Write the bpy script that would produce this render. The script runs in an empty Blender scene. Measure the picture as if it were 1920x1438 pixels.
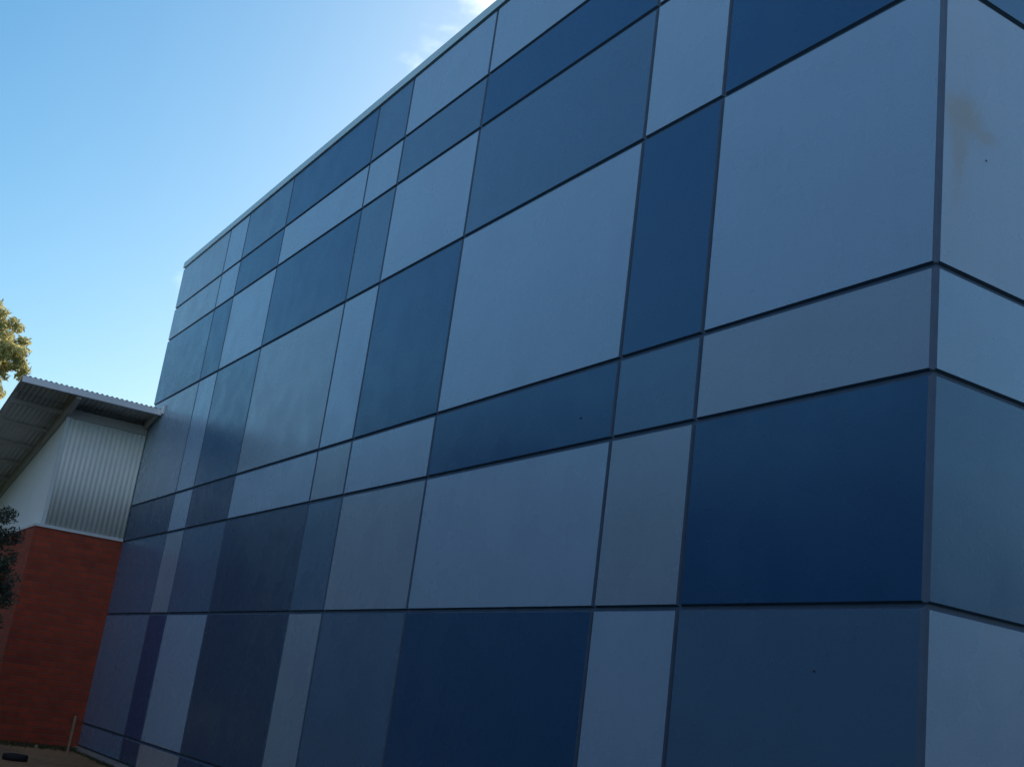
import bpy, bmesh, math, random
from mathutils import Vector, Matrix, noise
random.seed(7)
R = math.radians
S = bpy.context.scene
COL = S.collection

# ---------------------------------------------------------------- camera
Z0 = 0.34                                  # survey height of the ground; everything below is metres above ground
cd = bpy.data.cameras.new('camera'); cam = bpy.data.objects.new('camera', cd); COL.objects.link(cam)
YAW, PIT, ROL = R(149.5049), R(16.013), R(7.7248)
fw = Vector((math.cos(PIT)*math.cos(YAW), math.cos(PIT)*math.sin(YAW), math.sin(PIT)))
rt = Vector((math.sin(YAW), -math.cos(YAW), 0)); up = rt.cross(fw)
rt2 = math.cos(ROL)*rt + math.sin(ROL)*up; up2 = math.cos(ROL)*up - math.sin(ROL)*rt
cam.matrix_world = Matrix(((rt2.x, up2.x, -fw.x, 3.5667), (rt2.y, up2.y, -fw.y, -4.4413), (rt2.z, up2.z, -fw.z, 1.6-Z0), (0, 0, 0, 1)))
cd.sensor_width = 36; cd.lens = 36*2178.3/1920; cd.clip_end = 5000; cd.clip_start = .05
S.camera = cam

# ---------------------------------------------------------------- sky, sun, exposure
SUN_EL, SUN_AZ = 30.0, 122.0               # azimuth counted from +x towards +y
w = bpy.data.worlds.new('World'); S.world = w; w.use_nodes = True
nt = w.node_tree; nt.nodes.clear()
def N(t, typ, **k):
    n = t.nodes.new(typ)
    for a, b in k.items(): setattr(n, a, b)
    return n
out = N(nt, 'ShaderNodeOutputWorld'); bg = N(nt, 'ShaderNodeBackground'); sky = N(nt, 'ShaderNodeTexSky')
sky.sky_type = 'NISHITA'; sky.sun_disc = False; sky.sun_elevation = R(SUN_EL); sky.sun_rotation = R(90-SUN_AZ)
sky.air_density = 1.0; sky.dust_density = 1.3; sky.ozone_density = 4.0; sky.altitude = 50
bg.inputs['Strength'].default_value = 0.12
# thin clouds: noise on the view direction, gathered where the photograph has them
tc = N(nt, 'ShaderNodeTexCoord')
sep = N(nt, 'ShaderNodeMapping'); sep.inputs['Scale'].default_value = (2.2, 2.2, 5.0)
no = N(nt, 'ShaderNodeTexNoise'); no.inputs['Scale'].default_value = 2.4; no.inputs['Detail'].default_value = 7; no.inputs['Roughness'].default_value = .55
nt.links.new(tc.outputs['Generated'], sep.inputs[0]); nt.links.new(sep.outputs[0], no.inputs['Vector'])
dist = N(nt, 'ShaderNodeVectorMath', operation='DISTANCE'); dist.inputs[1].default_value = (-.738, .378, .566)
nt.links.new(tc.outputs['Generated'], dist.inputs[0])
mr = N(nt, 'ShaderNodeMapRange'); mr.inputs['From Min'].default_value = .0; mr.inputs['From Max'].default_value = .12
mr.inputs['To Min'].default_value = .40; mr.inputs['To Max'].default_value = 0
nt.links.new(dist.outputs['Value'], mr.inputs['Value'])
ad0 = N(nt, 'ShaderNodeMath', operation='ADD'); nt.links.new(mr.outputs[0], ad0.inputs[0]); nt.links.new(no.outputs['Fac'], ad0.inputs[1])
# added cloud behind the viewer, unseen, for neutral fill on the shaded walls
dt = N(nt, 'ShaderNodeVectorMath', operation='DOT_PRODUCT'); dt.inputs[1].default_value = (.80, -.55, .25); nt.links.new(tc.outputs['Generated'], dt.inputs[0])
mb = N(nt, 'ShaderNodeMapRange'); mb.inputs['From Min'].default_value = -.15; mb.inputs['From Max'].default_value = .6; mb.inputs['To Max'].default_value = .22
nt.links.new(dt.outputs['Value'], mb.inputs['Value'])
ad = N(nt, 'ShaderNodeMath', operation='ADD'); nt.links.new(ad0.outputs[0], ad.inputs[0]); nt.links.new(mb.outputs[0], ad.inputs[1])
cr = N(nt, 'ShaderNodeMapRange'); cr.interpolation_type = 'SMOOTHSTEP'
cr.inputs['From Min'].default_value = .66; cr.inputs['From Max'].default_value = .92; cr.inputs['To Max'].default_value = .8
nt.links.new(ad.outputs[0], cr.inputs['Value'])
mx = N(nt, 'ShaderNodeMix', data_type='RGBA'); mx.inputs['B'].default_value = (11.5, 11.8, 12.2, 1)
# deepen the blue of the sky away from the sun
sc_ = N(nt, 'ShaderNodeSeparateColor'); cc_ = N(nt, 'ShaderNodeCombineColor'); nt.links.new(sky.outputs[0], sc_.inputs[0])
for ch, k_, g_ in ((0, 3.5, 1.62), (1, 6.6, 1.13), (2, 3.0, .88)):     # k_ = the value left unchanged
    a_ = N(nt, 'ShaderNodeMath', operation='MULTIPLY'); a_.inputs[1].default_value = 1/k_
    b_ = N(nt, 'ShaderNodeMath', operation='POWER'); b_.inputs[1].default_value = g_
    c_ = N(nt, 'ShaderNodeMath', operation='MULTIPLY'); c_.inputs[1].default_value = k_*(1.09 if ch == 1 else 1.0)
    d_ = N(nt, 'ShaderNodeMath', operation='MULTIPLY'); d_.inputs[1].default_value = .6; e_ = N(nt, 'ShaderNodeMath', operation='MAXIMUM')
    nt.links.new(sc_.outputs[ch], a_.inputs[0]); nt.links.new(a_.outputs[0], b_.inputs[0]); nt.links.new(b_.outputs[0], c_.inputs[0])
    nt.links.new(sc_.outputs[ch], d_.inputs[0]); nt.links.new(c_.outputs[0], e_.inputs[0]); nt.links.new(d_.outputs[0], e_.inputs[1]); nt.links.new(e_.outputs[0], cc_.inputs[ch])
nt.links.new(cr.outputs[0], mx.inputs['Factor']); nt.links.new(cc_.outputs[0], mx.inputs['A'])
nt.links.new(mx.outputs['Result'], bg.inputs['Color']); nt.links.new(bg.outputs[0], out.inputs[0])

sl = bpy.data.lights.new('sun', 'SUN'); sl.energy = 3.0; sl.angle = R(.5); sl.color = (1, .93, .82)
so = bpy.data.objects.new('sun', sl); COL.objects.link(so)
sv = Vector((math.cos(R(SUN_AZ))*math.cos(R(SUN_EL)), math.sin(R(SUN_AZ))*math.cos(R(SUN_EL)), math.sin(R(SUN_EL))))
so.rotation_euler = sv.to_track_quat('Z', 'Y').to_euler(); so.location = sv*40
S.view_settings.view_transform = 'Standard'; S.view_settings.look = 'None'
S.view_settings.exposure = 0.65; S.view_settings.gamma = 1

# ---------------------------------------------------------------- materials
def mat(name, col, rough=.6, spec=.5, var=.06, nscale=3., bump=0., bscale=60., metal=0., fine=0.):
    m = bpy.data.materials.new(name); m.use_nodes = True; t = m.node_tree; p = t.nodes['Principled BSDF']
    p.inputs['Roughness'].default_value = rough; p.inputs['Specular IOR Level'].default_value = spec; p.inputs['Metallic'].default_value = metal
    tc = N(t, 'ShaderNodeTexCoord')
    n = N(t, 'ShaderNodeTexNoise'); n.inputs['Scale'].default_value = nscale; n.inputs['Detail'].default_value = 6; n.inputs['Roughness'].default_value = .6
    t.links.new(tc.outputs['Object'], n.inputs['Vector'])
    r = N(t, 'ShaderNodeMapRange'); r.inputs['From Min'].default_value = .25; r.inputs['From Max'].default_value = .75
    r.inputs['To Min'].default_value = 1-var; r.inputs['To Max'].default_value = 1+var
    t.links.new(n.outputs['Fac'], r.inputs['Value'])
    v = N(t, 'ShaderNodeVectorMath', operation='SCALE'); v.inputs[0].default_value = col; t.links.new(r.outputs[0], v.inputs['Scale'])
    t.links.new(v.outputs[0], p.inputs['Base Color'])
    if bump:
        n2 = N(t, 'ShaderNodeTexNoise'); n2.inputs['Scale'].default_value = bscale; n2.inputs['Detail'].default_value = 3
        t.links.new(tc.outputs['Object'], n2.inputs['Vector'])
        b = N(t, 'ShaderNodeBump'); b.inputs['Strength'].default_value = bump; b.inputs['Distance'].default_value = .01
        t.links.new(n2.outputs['Fac'], b.inputs['Height']); t.links.new(b.outputs[0], p.inputs['Normal'])
    m['c'] = 1
    return m

def paint(name, col, rough=.26):
    """rolled facade paint on precast concrete: faint mottling, faint rain streaks, soft sheen"""
    m = mat(name, col, rough, .62, .045, 1.6, .045, 45)
    t = m.node_tree; p = t.nodes['Principled BSDF']
    src = p.inputs['Base Color'].links[0].from_socket
    tc = N(t, 'ShaderNodeTexCoord'); mp = N(t, 'ShaderNodeMapping'); mp.inputs['Scale'].default_value = (5, 5, .35)
    n = N(t, 'ShaderNodeTexNoise'); n.inputs['Scale'].default_value = 2.2; n.inputs['Detail'].default_value = 5
    t.links.new(tc.outputs['Object'], mp.inputs[0]); t.links.new(mp.outputs[0], n.inputs['Vector'])
    r = N(t, 'ShaderNodeMapRange'); r.inputs['From Min'].default_value = .3; r.inputs['From Max'].default_value = .7
    r.inputs['To Min'].default_value = .985; r.inputs['To Max'].default_value = 1.012
    t.links.new(n.outputs['Fac'], r.inputs['Value'])
    # fine aggregate speckle
    n3 = N(t, 'ShaderNodeTexNoise'); n3.inputs['Scale'].default_value = 90; n3.inputs['Detail'].default_value = 2
    t.links.new(tc.outputs['Object'], n3.inputs['Vector'])
    r3 = N(t, 'ShaderNodeMapRange'); r3.inputs['From Min'].default_value = .3; r3.inputs['From Max'].default_value = .7
    r3.inputs['To Min'].default_value = .93; r3.inputs['To Max'].default_value = 1.07
    t.links.new(n3.outputs['Fac'], r3.inputs['Value'])
    mu = N(t, 'ShaderNodeMath', operation='MULTIPLY'); t.links.new(r.outputs[0], mu.inputs[0]); t.links.new(r3.outputs[0], mu.inputs[1])
    v = N(t, 'ShaderNodeVectorMath', operation='SCALE'); t.links.new(src, v.inputs[0]); t.links.new(mu.outputs[0], v.inputs['Scale'])
    t.links.new(v.outputs[0], p.inputs['Base Color'])
    # the surface is not quite flat and its sheen is uneven
    nb = N(t, 'ShaderNodeTexNoise'); nb.inputs['Scale'].default_value = 1.1; nb.inputs['Detail'].default_value = 2; t.links.new(tc.outputs['Object'], nb.inputs['Vector'])
    bb_ = N(t, 'ShaderNodeBump'); bb_.inputs['Strength'].default_value = .3; bb_.inputs['Distance'].default_value = .02; t.links.new(nb.outputs['Fac'], bb_.inputs['Height'])
    fine = [n_ for n_ in t.nodes if n_.type == 'BUMP' and n_ != bb_][0]; t.links.new(bb_.outputs[0], fine.inputs['Normal'])
    rr = N(t, 'ShaderNodeMapRange'); rr.inputs['From Min'].default_value = .3; rr.inputs['From Max'].default_value = .7; rr.inputs['To Min'].default_value = rough-.05; rr.inputs['To Max'].default_value = rough+.08
    ns = N(t, 'ShaderNodeTexNoise'); ns.inputs['Scale'].default_value = 2.7; ns.inputs['Detail'].default_value = 5; t.links.new(tc.outputs['Object'], ns.inputs['Vector'])
    t.links.new(ns.outputs['Fac'], rr.inputs['Value']); t.links.new(rr.outputs[0], p.inputs['Roughness'])
    return m

# paint colours of the facade: pale blue, grey blue, slate blue, navy, joint grey
PAINT = {
 'L': paint('paint_pale_blue', (.295, .430, .585)),
 'G': paint('paint_grey_blue', (.270, .370, .475)),
 'M': paint('paint_slate_blue', (.086, .180, .300)),
 'K': paint('paint_slate_navy', (.032, .084, .175)),
 'D': paint('paint_navy', (.016, .088, .21)),
 'P': paint('paint_lilac_blue', (.150, .265, .410)),
 'W': paint('paint_pale_grey', (.36, .38, .42)),
}
JOINT = mat('joint_grey_paint', (.085, .135, .210), .6, .3, .1, 8, .1)
STEEL = mat('capping_steel', (.48, .66, .74), .45, .5, .05, 2)
CONC = mat('footing_concrete', (.20, .19, .175), .85, .3, .18, 5, .4, 40)
DOT = mat('dark_dot', (.01, .01, .012), .7)

def stain_mat():
    """pale panel with the brown stain that has run down it, centred on the object origin side"""
    m = paint('paint_pale_blue_stained', (.345, .435, .565)); t = m.node_tree; p = t.nodes['Principled BSDF']
    src = p.inputs['Base Color'].links[0].from_socket
    tc = N(t, 'ShaderNodeTexCoord')
    nz = N(t, 'ShaderNodeTexNoise'); nz.inputs['Scale'].default_value = 7; nz.inputs['Detail'].default_value = 4
    t.links.new(tc.outputs['Object'], nz.inputs['Vector'])
    sc = N(t, 'ShaderNodeVectorMath', operation='MULTIPLY_ADD'); sc.inputs[1].default_value = (0, .16, .16); 
    t.links.new(nz.outputs['Color'], sc.inputs[0]); t.links.new(tc.outputs['Object'], sc.inputs[2])
    off = N(t, 'ShaderNodeVectorMath', operation='SUBTRACT'); off.inputs[1].default_value = (0, .08, .08); t.links.new(sc.outputs[0], off.inputs[0])
    fac = None
    for (cy, cz, ry, rz, a) in ((.19, 4.93-Z0, .20, .17, .55), (.33, 4.89-Z0, .15, .075, .42), (.155, 4.74-Z0, .09, .26, .45), (.135, 4.56-Z0, .07, .24, .22)):
        s = N(t, 'ShaderNodeVectorMath', operation='SUBTRACT'); s.inputs[1].default_value = (0, cy, cz); t.links.new(off.outputs[0], s.inputs[0])
        d = N(t, 'ShaderNodeVectorMath', operation='MULTIPLY'); d.inputs[1].default_value = (0, 1/ry, 1/rz); t.links.new(s.outputs[0], d.inputs[0])
        l = N(t, 'ShaderNodeVectorMath', operation='LENGTH'); t.links.new(d.outputs[0], l.inputs[0])
        r = N(t, 'ShaderNodeMapRange', interpolation_type='SMOOTHSTEP'); r.inputs['From Min'].default_value = 1.15; r.inputs['From Max'].default_value = .25
        r.inputs['To Min'].default_value = 0; r.inputs['To Max'].default_value = min(1, a*1.25)
        t.links.new(l.outputs['Value'], r.inputs['Value'])
        if fac is None: fac = r.outputs[0]
        else:
            mxx = N(t, 'ShaderNodeMath', operation='MAXIMUM'); t.links.new(fac, mxx.inputs[0]); t.links.new(r.outputs[0], mxx.inputs[1]); fac = mxx.outputs[0]
    mix = N(t, 'ShaderNodeMix', data_type='RGBA'); mix.inputs['B'].default_value = (.36, .32, .26, 1)
    t.links.new(fac, mix.inputs['Factor']); t.links.new(src, mix.inputs['A']); t.links.new(mix.outputs['Result'], p.inputs['Base Color'])
    return m
STAIN = stain_mat()

def brick_mat():
    m = bpy.data.materials.new('red_brick'); m.use_nodes = True; t = m.node_tree; p = t.nodes['Principled BSDF']
    p.inputs['Roughness'].default_value = .8; p.inputs['Specular IOR Level'].default_value = .25
    tc = N(t, 'ShaderNodeTexCoord'); s = N(t, 'ShaderNodeSeparateXYZ'); t.links.new(tc.outputs['Object'], s.inputs[0])
    a = N(t, 'ShaderNodeMath', operation='ADD'); t.links.new(s.outputs['X'], a.inputs[0]); t.links.new(s.outputs['Y'], a.inputs[1])
    c = N(t, 'ShaderNodeCombineXYZ'); t.links.new(a.outputs[0], c.inputs['X']); t.links.new(s.outputs['Z'], c.inputs['Y'])
    b = N(t, 'ShaderNodeTexBrick'); b.inputs['Scale'].default_value = 1; b.inputs['Brick Width'].default_value = .24; b.inputs['Row Height'].default_value = .086
    b.inputs['Mortar Size'].default_value = .008; b.inputs['Mortar Smooth'].default_value = .3; b.inputs['Bias'].default_value = -.1
    b.inputs['Color1'].default_value = (.41, .068, .034, 1); b.inputs['Color2'].default_value = (.28, .054, .031, 1); b.inputs['Mortar'].default_value = (.20, .085, .060, 1)
    t.links.new(c.outputs[0], b.inputs['Vector'])
    n = N(t, 'ShaderNodeTexNoise'); n.inputs['Scale'].default_value = 6; n.inputs['Detail'].default_value = 6; t.links.new(tc.outputs['Object'], n.inputs['Vector'])
    r = N(t, 'ShaderNodeMapRange'); r.inputs['To Min'].default_value = .7; r.inputs['To Max'].default_value = 1.3; t.links.new(n.outputs['Fac'], r.inputs['Value'])
    v = N(t, 'ShaderNodeVectorMath', operation='SCALE'); t.links.new(b.outputs['Color'], v.inputs[0]); t.links.new(r.outputs[0], v.inputs['Scale'])
    t.links.new(v.outputs[0], p.inputs['Base Color'])
    bu = N(t, 'ShaderNodeBump'); bu.inputs['Strength'].default_value = .6; bu.inputs['Distance'].default_value = .006; bu.invert = True
    t.links.new(b.outputs['Fac'], bu.inputs['Height']); t.links.new(bu.outputs[0], p.inputs['Normal'])
    return m
BRICK = brick_mat()
CREAM = mat('cream_sheet_steel', (.80, .81, .77), .5, .4, .05, 3)
SIDE = mat('pale_wall_sheet', (.84, .87, .87), .55, .4, .04, 2)
FLASH = mat('pale_flashing', (.66, .69, .69), .45, .4, .05, 4)
FASC = mat('white_fascia', (.70, .72, .75), .4, .5, .05, 3)
ROOF = mat('roof_sheet', (.50, .50, .48), .45, .5, .08, 3)
BEAM = mat('grey_painted_steel', (.44, .41, .39), .6, .4, .08, 5)

def ground_mat():
    m = mat('bare_dirt', (.235, .142, .072), .95, .15, .35, .8, .8, 30)
    t = m.node_tree; p = t.nodes['Principled BSDF']; src = p.inputs['Base Color'].links[0].from_socket
    tc = N(t, 'ShaderNodeTexCoord'); n = N(t, 'ShaderNodeTexNoise'); n.inputs['Scale'].default_value = 14; n.inputs['Detail'].default_value = 8; n.inputs['Roughness'].default_value = .7
    t.links.new(tc.outputs['Object'], n.inputs['Vector'])
    r = N(t, 'ShaderNodeMapRange'); r.inputs['From Min'].default_value = .3; r.inputs['From Max'].default_value = .7; r.inputs['To Min'].default_value = .7; r.inputs['To Max'].default_value = 1.3
    t.links.new(n.outputs['Fac'], r.inputs['Value'])
    v = N(t, 'ShaderNodeVectorMath', operation='SCALE'); t.links.new(src, v.inputs[0]); t.links.new(r.outputs[0], v.inputs['Scale'])
    # worn bare earth by the buildings, dull grass further out
    ds = N(t, 'ShaderNodeVectorMath', operation='DISTANCE'); ds.inputs[1].default_value = (-12.5, -1.5, 0); t.links.new(tc.outputs['Object'], ds.inputs[0])
    ad = N(t, 'ShaderNodeMath', operation='MULTIPLY_ADD'); ad.inputs[1].default_value = 3.0; t.links.new(n.outputs['Fac'], ad.inputs[0]); t.links.new(ds.outputs['Value'], ad.inputs[2])
    mr = N(t, 'ShaderNodeMapRange'); mr.inputs['From Min'].default_value = 6.0; mr.inputs['From Max'].default_value = 8.5; t.links.new(ad.outputs[0], mr.inputs['Value'])
    gr = N(t, 'ShaderNodeVectorMath', operation='SCALE'); gr.inputs[0].default_value = (.042, .066, .030); t.links.new(r.outputs[0], gr.inputs['Scale'])
    mx = N(t, 'ShaderNodeMix', data_type='RGBA'); t.links.new(mr.outputs[0], mx.inputs['Factor']); t.links.new(v.outputs[0], mx.inputs['A']); t.links.new(gr.outputs[0], mx.inputs['B'])
    t.links.new(mx.outputs['Result'], p.inputs['Base Color'])
    return m
GROUND = ground_mat()

# ---------------------------------------------------------------- mesh helpers
class MB:
    def __init__(s): s.v = []; s.f = []; s.m = []
    def quad(s, pts, m=0):
        k = len(s.v); s.v += [tuple(p) for p in pts]; s.f.append(tuple(range(k, k+len(pts)))); s.m.append(m)
    def box(s, a, b, m=0):
        x0, y0, z0 = a; x1, y1, z1 = b; k = len(s.v)
        s.v += [(x0, y0, z0), (x1, y0, z0), (x1, y1, z0), (x0, y1, z0), (x0, y0, z1), (x1, y0, z1), (x1, y1, z1), (x0, y1, z1)]
        for f in ((0, 3, 2, 1), (4, 5, 6, 7), (0, 1, 5, 4), (1, 2, 6, 5), (2, 3, 7, 6), (3, 0, 4, 7)):
            s.f.append(tuple(k+i for i in f)); s.m.append(m)
    def prism(s, prof, ext, axis='y', m=0):
        """prof: (a, z) points; swept along axis between ext[0], ext[1]"""
        k = len(s.v); n = len(prof)
        for e in ext:
            for a, z in prof: s.v.append((a, e, z) if axis == 'y' else (e, a, z))
        s.f.append(tuple(range(k, k+n))[::-1]); s.f.append(tuple(range(k+n, k+2*n))); s.m += [m, m]
        for i in range(n):
            j = (i+1) % n; s.f.append((k+i, k+j, k+n+j, k+n+i)); s.m.append(m)
    def tube(s, pts, rad, n=8, m=0):
        rings = []
        for i, (p, r) in enumerate(zip(pts, rad)):
            p = Vector(p); a = Vector(pts[max(i-1, 0)]); b = Vector(pts[min(i+1, len(pts)-1)]); d = (b-a).normalized()
            u = d.cross(Vector((.3, .9, .1))).normalized(); w_ = d.cross(u); k = len(s.v); rings.append(k)
            for j in range(n):
                t = 2*math.pi*j/n; s.v.append(tuple(p+r*(math.cos(t)*u+math.sin(t)*w_)))
        for a, b in zip(rings, rings[1:]):
            for j in range(n):
                s.f.append((a+j, a+(j+1) % n, b+(j+1) % n, b+j)); s.m.append(m)
        s.f.append(tuple(range(rings[0], rings[0]+n))[::-1]); s.f.append(tuple(range(rings[-1], rings[-1]+n))); s.m += [m, m]
    def build(s, name, mats, parent=None, smooth=False, fix=True):
        me = bpy.data.meshes.new(name); me.from_pydata(s.v, [], s.f)
        for mm in (mats if isinstance(mats, (list, tuple)) else [mats]): me.materials.append(mm)
        me.polygons.foreach_set('material_index', s.m)
        if fix:
            b = bmesh.new(); b.from_mesh(me); bmesh.ops.recalc_face_normals(b, faces=b.faces); b.to_mesh(me); b.free()
        if smooth: me.polygons.foreach_set('use_smooth', [True]*len(me.polygons))
        o = bpy.data.objects.new(name, me); COL.objects.link(o)
        if parent: o.parent = parent
        return o
def root(name, label, cat, loc=(0, 0, 0), group=None):
    o = bpy.data.objects.new(name, None); COL.objects.link(o); o.location = loc; o['label'] = label; o['category'] = cat
    o.empty_display_size = .3
    if group: o['group'] = group
    return o

# ---------------------------------------------------------------- ground
g = MB()
def gh(x, y):
    d = math.hypot(x+8, y+3)
    return .010*noise.noise(Vector((x*.8, y*.8, 0))) if d < 30 else 0
NX = 110
xs = [-24 + 36*i/NX for i in range(NX+1)]; ys = [-14 + 14.0*i/44 for i in range(45)]
xs = [-3000, -400, -80] + xs + [60, 400, 3000]; ys = [-3000, -400, -60] + ys + [20, 80, 400, 3000]
for x in xs:
    for y in ys:
        near = -24 <= x <= 12 and -14 <= y <= 0
        g.v.append((x, y, gh(x, y) if near else 0))
ny = len(ys)
for i in range(len(xs)-1):
    for j in range(ny-1):
        g.f.append((i*ny+j, (i+1)*ny+j, (i+1)*ny+j+1, i*ny+j+1)); g.m.append(0)
go = g.build('ground', GROUND, smooth=True); go['kind'] = 'structure'

# ---------------------------------------------------------------- blue panelled building
VX = [0, -1.7437, -2.5815, -5.1855, -6.9161, -7.7676, -10.349, -12.0406, -12.8727, -15.263]
HZ = [z-Z0 for z in (8.1206, 7.3907, 6.8299, 5.7151, 4.0436, 3.4791, 2.35, .7219, .40)]
# rows from the top, each row's panels from the near corner to the far end
# index 0 = the panel at the near corner ... index 8 = the far end
GRID = [list(r) for r in (
        'LMLLMDMLG',   # top row
        'MLDMLLDLG',
        'DLMLMDLDM',
        'LDLDLGMLG',
        'GMDLGLKLK',
        'DGLGMKMGM',
        'MLDMGKLDP',
        'MLMPMKWKP')]
DESC = {'L': 'pale blue panel', 'G': 'grey blue panel', 'M': 'slate blue panel', 'K': 'dull dark slate panel', 'D': 'navy blue panel', 'P': 'dusky lilac blue panel', 'W': 'pale grey panel'}
bb = root('panelled_building', 'tall flat-faced building clad in a patchwork of pale, slate and navy blue panels', 'building', (0, 0, 0))
BW, BD = -VX[-1], 6.91
wall = MB(); wall.box((-BW+.004, .022, 0.0), (-.022, BD, HZ[0]+.02)); wall.build('wall', JOINT, bb)
G2, G1, DP = .020, .009, .026
def panel(kind, fx, a0, a1, z0, z1, e0, e1, material, dots=()):
    """chamfered slab. fx(a, depth, z) -> world. a0<a1 cell bounds along the wall, e0/e1 half gaps at the ends"""
    m = MB()
    A = (a0+e0, z0+G2), (a1-e1, z0+G2), (a1-e1, z1-G2), (a0+e0, z1-G2)
    e0b, e1b = min(e0, G1) if e0 < .03 else e0-.012, min(e1, G1) if e1 < .03 else e1-.012
    B = (a0+e0b, z0+G1), (a1-e1b, z0+G1), (a1-e1b, z1-G1), (a0+e0b, z1-G1)
    F = [fx(a, 0, z) for a, z in A]; K = [fx(a, DP, z) for a, z in B]
    k = len(m.v); m.v += F+K
    m.f.append((0, 1, 2, 3)); m.m.append(0)
    for i in range(4): j = (i+1) % 4; m.f.append((i, j, 4+j, 4+i)); m.m.append(1)
    m.f.append((7, 6, 5, 4)); m.m.append(1)
    for (a, z, r) in dots:
        pts = [fx(a+r*math.cos(t)*(.8+.3*math.sin(3*t)), -.004, z+r*math.sin(t)) for t in [2*math.pi*i/10 for i in range(10)]]
        bk = [fx(a+r*math.cos(t)*(.8+.3*math.sin(3*t)), .001, z+r*math.sin(t)) for t in [2*math.pi*i/10 for i in range(10)]]
        k = len(m.v); m.v += pts+bk; m.f.append(tuple(range(k, k+10))); m.m.append(2)
        for i in range(10): j = (i+1) % 10; m.f.append((k+i, k+j, k+10+j, k+10+i)); m.m.append(2)
    o = m.build('cladding_panel', [material, JOINT, DOT], bb)
    o['label'] = DESC[kind]
    return o
front = lambda a, d, z: (a, d, z)
side = lambda a, d, z: (-d, a, z)
DOTS = {(4, 2): (-2.967, 3.679-Z0, .007), (6, 0): (-.657, 2.027-Z0, .006)}
for r in range(8):
    for c in range(9):
        d = [DOTS[(r, c)]] if (r, c) in DOTS else ()
        panel(GRID[r][c], front, VX[c+1], VX[c], HZ[r+1], HZ[r], G2 if c < 8 else .0, G2 if c else .027, PAINT[GRID[r][c]], d)
YS = [0, 2.60, 4.33, BD]
SG = ['MDL', 'LGD', 'MLG', 'LDM', 'LGL', 'MLD', 'LMG', 'GDL']
for r in range(8):
    for c in range(3):
        k = SG[r][c]; st = (r == 3 and c == 0)
        o = panel(k, side, YS[c], YS[c+1], HZ[r+1], HZ[r], G2 if c else .027, G2 if c < 2 else 0, STAIN if st else PAINT[k], [(.371, 4.753-Z0, .005)] if st else ())
        if st: o['label'] = 'pale blue panel with a brown run-down stain near its left edge'
cp = MB()
zt, zb = HZ[0]+.108, HZ[0]+.010
o_, i_ = -.018, .20
# capping: outer skirt and top, mitred ring
def ring(z0, z1, off):
    x0, x1, y0, y1 = -BW-off, off, -off, BD+off
    return (x0, y0, z0), (x1, y1, z1)
a, b = ring(HZ[0]-.004, HZ[0]+.006, -.012); 
x0, x1, y0, y1 = -BW-.016, .016, -.016, BD+.016
for (a, b) in (((x0, y0, zb), (x1, y0+.22, zt)), ((x0, y1-.22, zb), (x1, y1, zt)), ((x0, y0+.22, zb), (x0+.22, y1-.22, zt)), ((x1-.22, y0+.22, zb), (x1, y1-.22, zt))):
    cp.box(a, b)
cp.build('parapet_capping', STEEL, bb)
ro = MB(); ro.box((-BW+.2, .2, HZ[0]-.3), (-.2, BD-.2, HZ[0]+.03)); ro.build('roof', ROOF, bb)
ft = MB(); ft.prism([(-.11, -.15), (-.11, .012), (-.05, .050), (.03, .056), (.03, -.15)], (-BW+.02, .11), 'x')
ft.prism([(.11, -.15), (.11, .012), (.05, .050), (-.03, .056), (-.03, -.15)], (.032, BD), 'y')
ft.build('footing', CONC, bb)

# ---------------------------------------------------------------- brick building
br = root('brick_building', 'red brick building with pale ribbed upper cladding and an overhanging corrugated roof', 'building', (0, 0, 0))
BX, BY = -15.270, -1.332            # its near corner
ZBT = 3.485-Z0                       # top of the brickwork
SL = .175
RX = -14.593                         # roof's high edge
def zu(x): return 5.532-Z0+SL*(x-RX)   # underside of the roof sheet
m = MB(); m.box((-25, BY, -.1), (BX, 5.0, ZBT)); m.build('brick_wall', BRICK, br)
# corrugated cladding over the brick on the near side
m = MB(); P = .076; n = int(1.225/P*10); y0 = BY+.10
for i in range(n+1):
    y = y0+(0-.012-y0)*i/n
    x = BX+.004+.005*math.cos(2*math.pi*(y-y0)/P)
    m.v += [(x, y, ZBT+.03), (x, y, zu(BX)-.205)]
for i in range(n): m.f.append((2*i, 2*i+2, 2*i+3, 2*i+1)); m.m.append(0)
cc = m.build('ribbed_cladding', CREAM, br, smooth=True, fix=False); cc['label'] = 'cream vertically ribbed metal cladding'
sd = cc.modifiers.new('thick', 'SOLIDIFY'); sd.thickness = .002; sd.offset = 0
# flat cladding on the far side, raked under the roof
m = MB(); m.prism([(BX-.06, ZBT+.03), (BX-.06, zu(BX-.06)-.16), (-25, zu(-25)-.14), (-25, ZBT+.03)], (BY+.085, 5.0), 'y')
m.build('upper_wall', SIDE, br)
m = MB()
m.box((-25, BY-.012, ZBT-.006), (BX+.020, BY+.082, ZBT+.034)); m.box((BX-.05, BY+.082, ZBT-.006), (BX+.020, -.008, ZBT+.034))
fl = m.build('flashing', FLASH, br)
m = MB(); m.box((BX-.055, BY+.070, ZBT+.027), (BX+.014, BY+.125, zu(BX)-.205)); m.build('corner_flashing', FLASH, br)
m = MB(); m.box((BX-.04, BY+.068, zu(BX)-.203), (BX+.028, -.010, zu(BX)-.065)); m.build('lintel_beam', BEAM, br)
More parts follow.
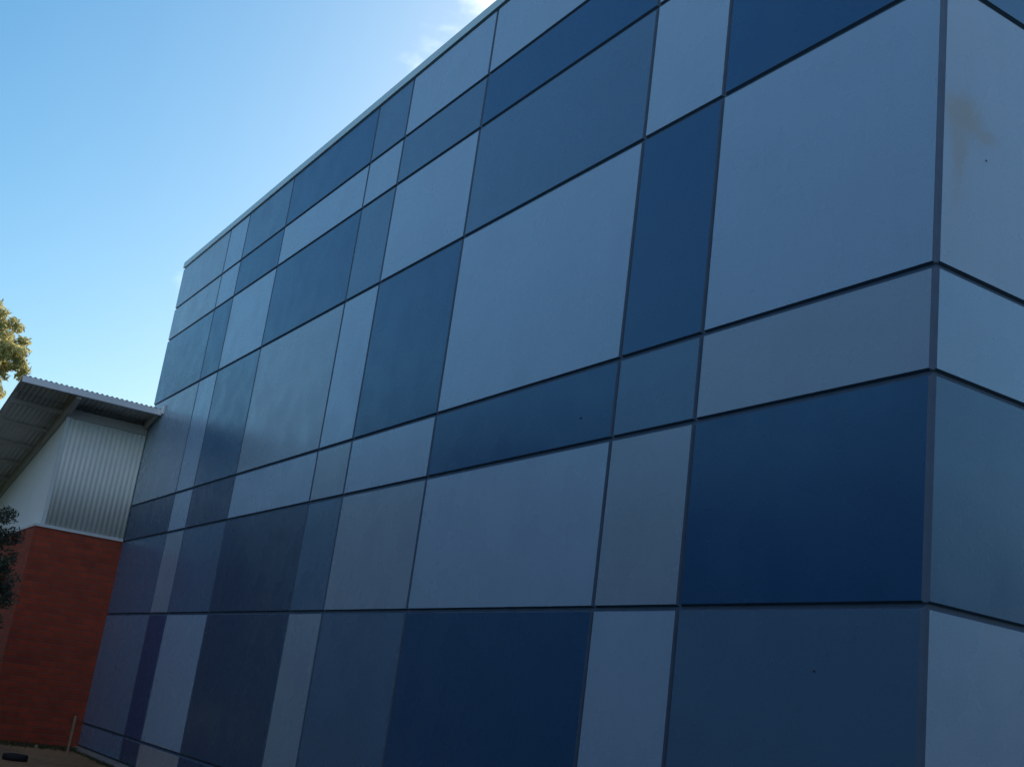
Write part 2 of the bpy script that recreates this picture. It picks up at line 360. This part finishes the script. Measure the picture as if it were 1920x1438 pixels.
# roof
m = MB(); A = .010; P = .076; yl, yr, yb = -2.112, -.012, 5.0
def strip(ya, yb_, xa, xb):
    n = int((yb_-ya)/P*8); X = [xa, xb]
    k = len(m.v)
    for i in range(n+1):
        y = ya+(yb_-ya)*i/n; h = A*math.sin(2*math.pi*(y-yl)/P)
        for x in X: m.v.append((x, y, zu(x)+.012+h))
    for i in range(n): m.f.append((k+2*i, k+2*i+1, k+2*i+3, k+2*i+2)); m.m.append(0)
strip(yl, yr, RX+.012, -15.272); strip(yl, yb, -15.272, -25.2)
rf = m.build('roof', ROOF, br, smooth=True, fix=False)
sd = rf.modifiers.new('thick', 'SOLIDIFY'); sd.thickness = .002; sd.offset = 0
m = MB(); zt_, zb_ = zu(RX)+.004, zu(RX)-.088
m.box((RX-.004, yl, zb_), (RX+.020, yr, zt_)); m.box((RX-.035, yl, zb_), (RX-.004, yr, zb_+.012)); m.build('fascia', FASC, rf)
m = MB(); m.prism([(RX-.004, zu(RX)-.02), (RX-.004, zu(RX)-.05), (-25.2, zu(-25.2)-.05), (-25.2, zu(-25.2)-.02)], (yl-.012, yl+.004), 'y'); m.build('barge_strip', BEAM, rf)
for x in (-15.55, -16.52, -17.5, -18.5, -19.5, -20.5, -21.5, -22.5, -23.5, -24.5):
    m = MB(); m.box((x-.03, yl+.03, zu(x)-.075), (x+.03, -1.30 if x < -15.3 else -.05, zu(x)-.010)); m.build('purlin', BEAM, rf)
for y in (-1.30,):
    m = MB(); m.prism([(RX-.04, zu(RX)-.012), (RX-.04, zu(RX)-.13), (BX-.0, zu(BX)-.200), (-25, zu(-25)-.180), (-25, zu(-25)-.012)], (y, y+.075), 'y'); m.build('rafter', BEAM, rf)
m = MB(); m.prism([(RX-.04, zu(RX)-.012), (RX-.04, zu(RX)-.08), (BX+.03, zu(BX)-.11), (BX+.03, zu(BX)-.012)], (-.085, -.030), 'y'); m.build('rafter', BEAM, rf)
m = MB(); k = [(-14.44, 5.60-Z0), (-14.80, 5.545-Z0), (-14.60, 5.47-Z0), (-14.45, 5.45-Z0)]
m.v += [(x, -.030, z) for x, z in k]+[(x, -.003, z) for x, z in k]; m.f += [(0, 1, 2, 3), (7, 6, 5, 4), (0, 4, 5, 1), (1, 5, 6, 2), (2, 6, 7, 3), (3, 7, 4, 0)]; m.m += [0]*6
m.build('end_flashing', FASC, rf)

# ---------------------------------------------------------------- foliage
def leaf_mat(name, c1, c2, trans=.25, rough=.55, spec=.3):
    m = bpy.data.materials.new(name); m.use_nodes = True; t = m.node_tree; p = t.nodes['Principled BSDF']
    p.inputs['Roughness'].default_value = rough; p.inputs['Specular IOR Level'].default_value = spec
    ge = N(t, 'ShaderNodeNewGeometry'); mxx = N(t, 'ShaderNodeMix', data_type='RGBA'); mxx.inputs['A'].default_value = (*c1, 1); mxx.inputs['B'].default_value = (*c2, 1)
    t.links.new(ge.outputs['Random Per Island'], mxx.inputs['Factor']); t.links.new(mxx.outputs['Result'], p.inputs['Base Color'])
    tr = N(t, 'ShaderNodeBsdfTranslucent'); t.links.new(mxx.outputs['Result'], tr.inputs['Color'])
    ms = N(t, 'ShaderNodeMixShader'); ms.inputs[0].default_value = trans
    t.links.new(p.outputs[0], ms.inputs[1]); t.links.new(tr.outputs[0], ms.inputs[2]); t.links.new(ms.outputs[0], t.nodes['Material Output'].inputs['Surface'])
    return m
def leaves(m, c, rad, n, size, shape=2.2, rng=random, mi=0):
    """leaf blades spread in a lumpy clump at c"""
    for _ in range(n):
        d = Vector((rng.gauss(0, 1), rng.gauss(0, 1), rng.gauss(0, 1))).normalized()
        rr = rng.random()**.45
        p = Vector(c)+Vector((d.x*rad[0], d.y*rad[1], d.z*rad[2]))*rr
        s = size*rng.uniform(.6, 1.3)
        a = Vector((rng.uniform(-1, 1), rng.uniform(-1, 1), rng.uniform(-1.2, .5))).normalized()
        b = a.cross(Vector((rng.uniform(-1, 1), rng.uniform(-1, 1), rng.uniform(-1, 1)))).normalized()
        k = len(m.v); q = b*s/shape
        m.v += [tuple(p-a*s), tuple(p-q*.8), tuple(p+a*s), tuple(p+q*.8)]; m.f.append((k, k+1, k+2, k+3)); m.m.append(mi)
LEAF1 = leaf_mat('gum_leaves', (.56, .56, .24), (.33, .34, .17), .5)
LEAF2 = leaf_mat('dark_leaves', (.062, .085, .055), (.11, .14, .09), .15)
LEAF3 = leaf_mat('brown_green_leaves', (.085, .075, .045), (.045, .055, .035), .15)
BARK = mat('bark', (.17, .145, .12), .9, .2, .3, 6, .8, 20)

rg = random.Random(3)
tx, ty = -40.0, -2.6
tr = root('gum_tree', 'tall sunlit yellow-green tree rising behind the brick building roof', 'tree', (tx, ty, 0))
m = MB(); H = 13.35-Z0
m.tube([(0, 0, -.2), (.1, .1, 2.5), (-.1, .2, 5.5), (.1, .0, 8.5), (0, .1, 11.2)], [.34, .28, .22, .14, .05], 10)
CL = []
# right-hand outline from the photograph (world y of the crown's edge, height)
for (y, z, r) in ((-.75, 12.72, .70), (-.2, 12.42, .62), (-.6, 10.35, .8), (-.55, 9.7, .8), (-.6, 11.3, .8), (-.75, 12.0, .8), (-.3, 10.0, .6), (0, 11.4, .6), (.25, 11.75, .60), (-.3, 11.6, .7), (.35, 11.15, .55), (-.2, 10.9, .7), (.58, 10.72, .50), (.1, 10.5, .5), (-.35, 10.1, .7), (.05, 9.75, .62), (-.1, 9.2, .75), (-.5, 8.8, .8), (-.2, 8.2, .8), (-.4, 7.4, .9), (-.1, 6.6, .8)):
    CL.append((rg.uniform(-.6, .6), y-ty+.28, z+.10, r))
for i in range(44):
    z = rg.uniform(5.6, 12.6); ro_ = 2.7*math.sin(min(1, (z-4.6)/8.8)*math.pi)**.6
    t = rg.uniform(0, 2*math.pi); q = rg.random()**.5*ro_
    CL.append((q*math.cos(t), q*math.sin(t)*.95-.25, z, rg.uniform(.45, .95)))
for (x, y, z, r) in CL:
    m.tube([(0, .1, max(3.5, z-2.0)), (x*.5, y*.5, z-.9), (x, y, z)], [.07, .045, .012], 5)
m.build('trunk', BARK, tr, smooth=True)
m = MB()
for (x, y, z, r) in CL:
    for j in range(7):
        d = Vector((rg.gauss(0, 1), rg.gauss(0, 1), rg.gauss(0, .8))).normalized()*r*rg.uniform(.35, .8)
        leaves(m, (x+d.x, y+d.y, z+d.z), (r*.42, r*.42, r*.36), int(150*r), .105, 2.4, rg)
m.build('crown', LEAF1, tr, fix=False)

rg = random.Random(11)
sx, sy = -13.0, -2.78
sh = root('small_tree', 'dark leafy small tree at the left edge, in front of the brick wall', 'tree', (sx, sy, 0))
m = MB(); m.tube([(0, 0, -.1), (.03, .02, .6), (-.02, .0, 1.4), (.02, .03, 2.6)], [.06, .05, .035, .012], 8)
CS = []
for (y, z, r) in ((.42, 2.86, .22), (.60, 2.62, .26), (.70, 2.36, .28), (.83, 2.10, .28), (.84, 1.86, .28), (.78, 1.62, .28), (.74, 1.40, .24), (.56, 1.22, .22), (.5, 1.95, .4), (.45, 1.5, .36), (.4, 2.4, .38), (.6, 1.75, .35), (.3, 1.1, .3), (.62, 1.02, .2), (.45, .85, .22), (.36, 3.02, .24), (.58, 2.86, .24), (.75, 2.60, .26), (.2, 2.9, .3)):
    CS.append((rg.uniform(-.2, .25), y, z, r))
for i in range(40):
    z = rg.uniform(.8, 2.85); ro_ = .82*math.sin(min(1, max(0, (z-.5)/2.7))*math.pi)**.5; t = rg.uniform(0, 6.283); q = rg.random()**.5*ro_
    CS.append((q*math.cos(t), q*math.sin(t), z, rg.uniform(.18, .30)))
for (x, y, z, r) in CS: m.tube([(0, 0, max(.7, z-.6)), (x*.5, y*.5, z-.25), (x, y, z)], [.018, .012, .004], 5)
m.build('trunk', BARK, sh, smooth=True)
m = MB()
for (x, y, z, r) in CS:
    for j in range(4):
        d = Vector((rg.gauss(0, 1), rg.gauss(0, 1), rg.gauss(0, 1))).normalized()*r*rg.uniform(.3, .8)
        leaves(m, (x+d.x, y+d.y, z+d.z), (r*.6, r*.6, r*.5), int(520*r), .034, 2.6, rg, 1 if z > 2.55 and rg.random() < .7 else 0)
m.build('crown', [LEAF2, LEAF3], sh, fix=False)

BLOCKER_H = 6.2
# added unseen hedge behind and beside the viewer, blocks the low sky
m = MB(); rg = random.Random(21)
def blob(m, c, r, mi=0):
    k = len(m.v); nu, nv = 10, 7
    for j in range(nv+1):
        th = math.pi*j/nv
        for i in range(nu):
            ph = 2*math.pi*i/nu; d = Vector((math.sin(th)*math.cos(ph), math.sin(th)*math.sin(ph), math.cos(th)))
            q = 1+.35*noise.noise(d*1.7+Vector(c)); m.v.append((c[0]+d.x*r[0]*q, c[1]+d.y*r[1]*q, c[2]+d.z*r[2]*q))
    for j in range(nv):
        for i in range(nu):
            m.f.append((k+j*nu+i, k+j*nu+(i+1) % nu, k+(j+1)*nu+(i+1) % nu, k+(j+1)*nu+i)); m.m.append(mi)
HC = [(x+rg.uniform(-.4, .4), -10.9+rg.uniform(-.5, .5)) for x in [-52+1.5*i for i in range(45)]] + [(12.5+rg.uniform(-.5, .5), y) for y in [-10.5+1.5*i for i in range(26)]]
for (x, y) in HC:
    h = (BLOCKER_H+2.6*min(1, max(0, (-12-x)/14)))*rg.uniform(.88, 1.12)
    blob(m, (x, y, h*.30), (1.3, 1.2, h*.42)); blob(m, (x+rg.uniform(-.4, .4), y, h*.66), (1.15, 1.05, h*.34))
    for q in range(14):
        leaves(m, (x+rg.uniform(-1.1, 1.1), y+rg.uniform(-1.1, 1.1), rg.uniform(.1, 1)*h), (.5, .5, .45), 30, .10, 2.2, rg)
LEAF4 = leaf_mat('sky_blocker_leaves', (.014, .026, .022), (.024, .036, .028), .05, .9, .05)
hd = m.build('low_sky_blocker', LEAF4, fix=False); hd['kind'] = 'stuff'

# weeds and grass along the foot of the brick wall
GR = leaf_mat('grass_blades', (.060, .072, .030), (.10, .095, .045), .2)
m = MB(); rg = random.Random(5)
for i in range(5200):
    if rg.random() < .82: x = BX+.02+abs(rg.gauss(0, .33)); y = rg.uniform(-3.4, -.08)
    else: x = rg.uniform(-15.2, -12.5); y = -.12-abs(rg.gauss(0, .035))
    if x > BX+1.3 and y < -.5: continue
    h = rg.uniform(.02, .075)*(1 if x < BX+.6 else .6); a = rg.uniform(0, 6.283); wd = .006; lx, ly = rg.gauss(0, .02), rg.gauss(0, .02)
    dx, dy = wd*math.cos(a), wd*math.sin(a); k = len(m.v)
    m.v += [(x-dx, y-dy, -.01), (x+dx, y+dy, -.01), (x+lx, y+ly, h)]; m.f.append((k, k+1, k+2)); m.m.append(0)
gr = m.build('grass', GR, fix=False); gr['kind'] = 'stuff'; gr['label'] = 'thin strip of weedy grass along the foot of the brick wall'; gr['category'] = 'grass'

# survey stake and peg
STK = mat('stake_timber', (.34, .25, .17), .8, .3, .2, 20)
m = MB(); k = [(-.011, -.014), (.011, -.014), (.011, .014), (-.011, .014)]; hts = (-.1, .50, .515)
base = Vector((-14.34, -.34, 0)); lean = Vector((-.0, .008, 0))
for z, s in zip(hts, (1, 1, .7)):
    for a, b in k: m.v.append((a*s+lean.x*z, b*s+lean.y*z, z))
for q in range(2):
    for i in range(4): j = (i+1) % 4; m.f.append((q*4+i, q*4+j, q*4+4+j, q*4+4+i)); m.m.append(0)
m.f += [(3, 2, 1, 0), (8, 9, 10, 11)]; m.m += [0, 0]
o = m.build('stake', STK); o.location = base; o['label'] = 'thin upright timber stake in the ground by the brick wall and blue building corner'; o['category'] = 'stake'
m = MB()
for z, s in zip((-.05, .045, .055), (1, 1, .6)):
    for a, b in k: m.v.append((a*1.3*s, b*1.3*s, z))
for q in range(2):
    for i in range(4): j = (i+1) % 4; m.f.append((q*4+i, q*4+j, q*4+4+j, q*4+4+i)); m.m.append(0)
m.f += [(3, 2, 1, 0), (8, 9, 10, 11)]; m.m += [0, 0]
o = m.build('peg', STK); o.location = (-14.60, -.72, 0); o['label'] = 'short stubby peg in the weedy grass, left of the tall stake'; o['category'] = 'peg'

# black tyre lying on the dirt
RUB = mat('black_rubber', (.012, .012, .014), .7, .3, .2, 20, .3)
ty_ = root('tyre', 'small black rubber tyre lying flat on the bare dirt at the bottom left', 'tyre', (-12.28, -1.41, 0))
m = MB(); nseg, npf = 48, 12
prof = [(.155+.0, .02), (.175, .0), (.24, -.0), (.262, .012), (.27, .05), (.262, .095), (.24, .108), (.175, .108), (.155, .09), (.16, .055)]
for i in range(nseg):
    t = 2*math.pi*i/nseg
    for r, z in prof:
        rr = r-(.006 if (i % 2 and r > .255) else 0); m.v.append((rr*.56*math.cos(t), rr*.56*math.sin(t), z*.72))
L = len(prof)
for i in range(nseg):
    for j in range(L):
        a = i*L+j; b = i*L+(j+1) % L; c = ((i+1) % nseg)*L+(j+1) % L; d = ((i+1) % nseg)*L+j
        m.f.append((a, b, c, d)); m.m.append(0)
m.build('tread', RUB, ty_, smooth=True)
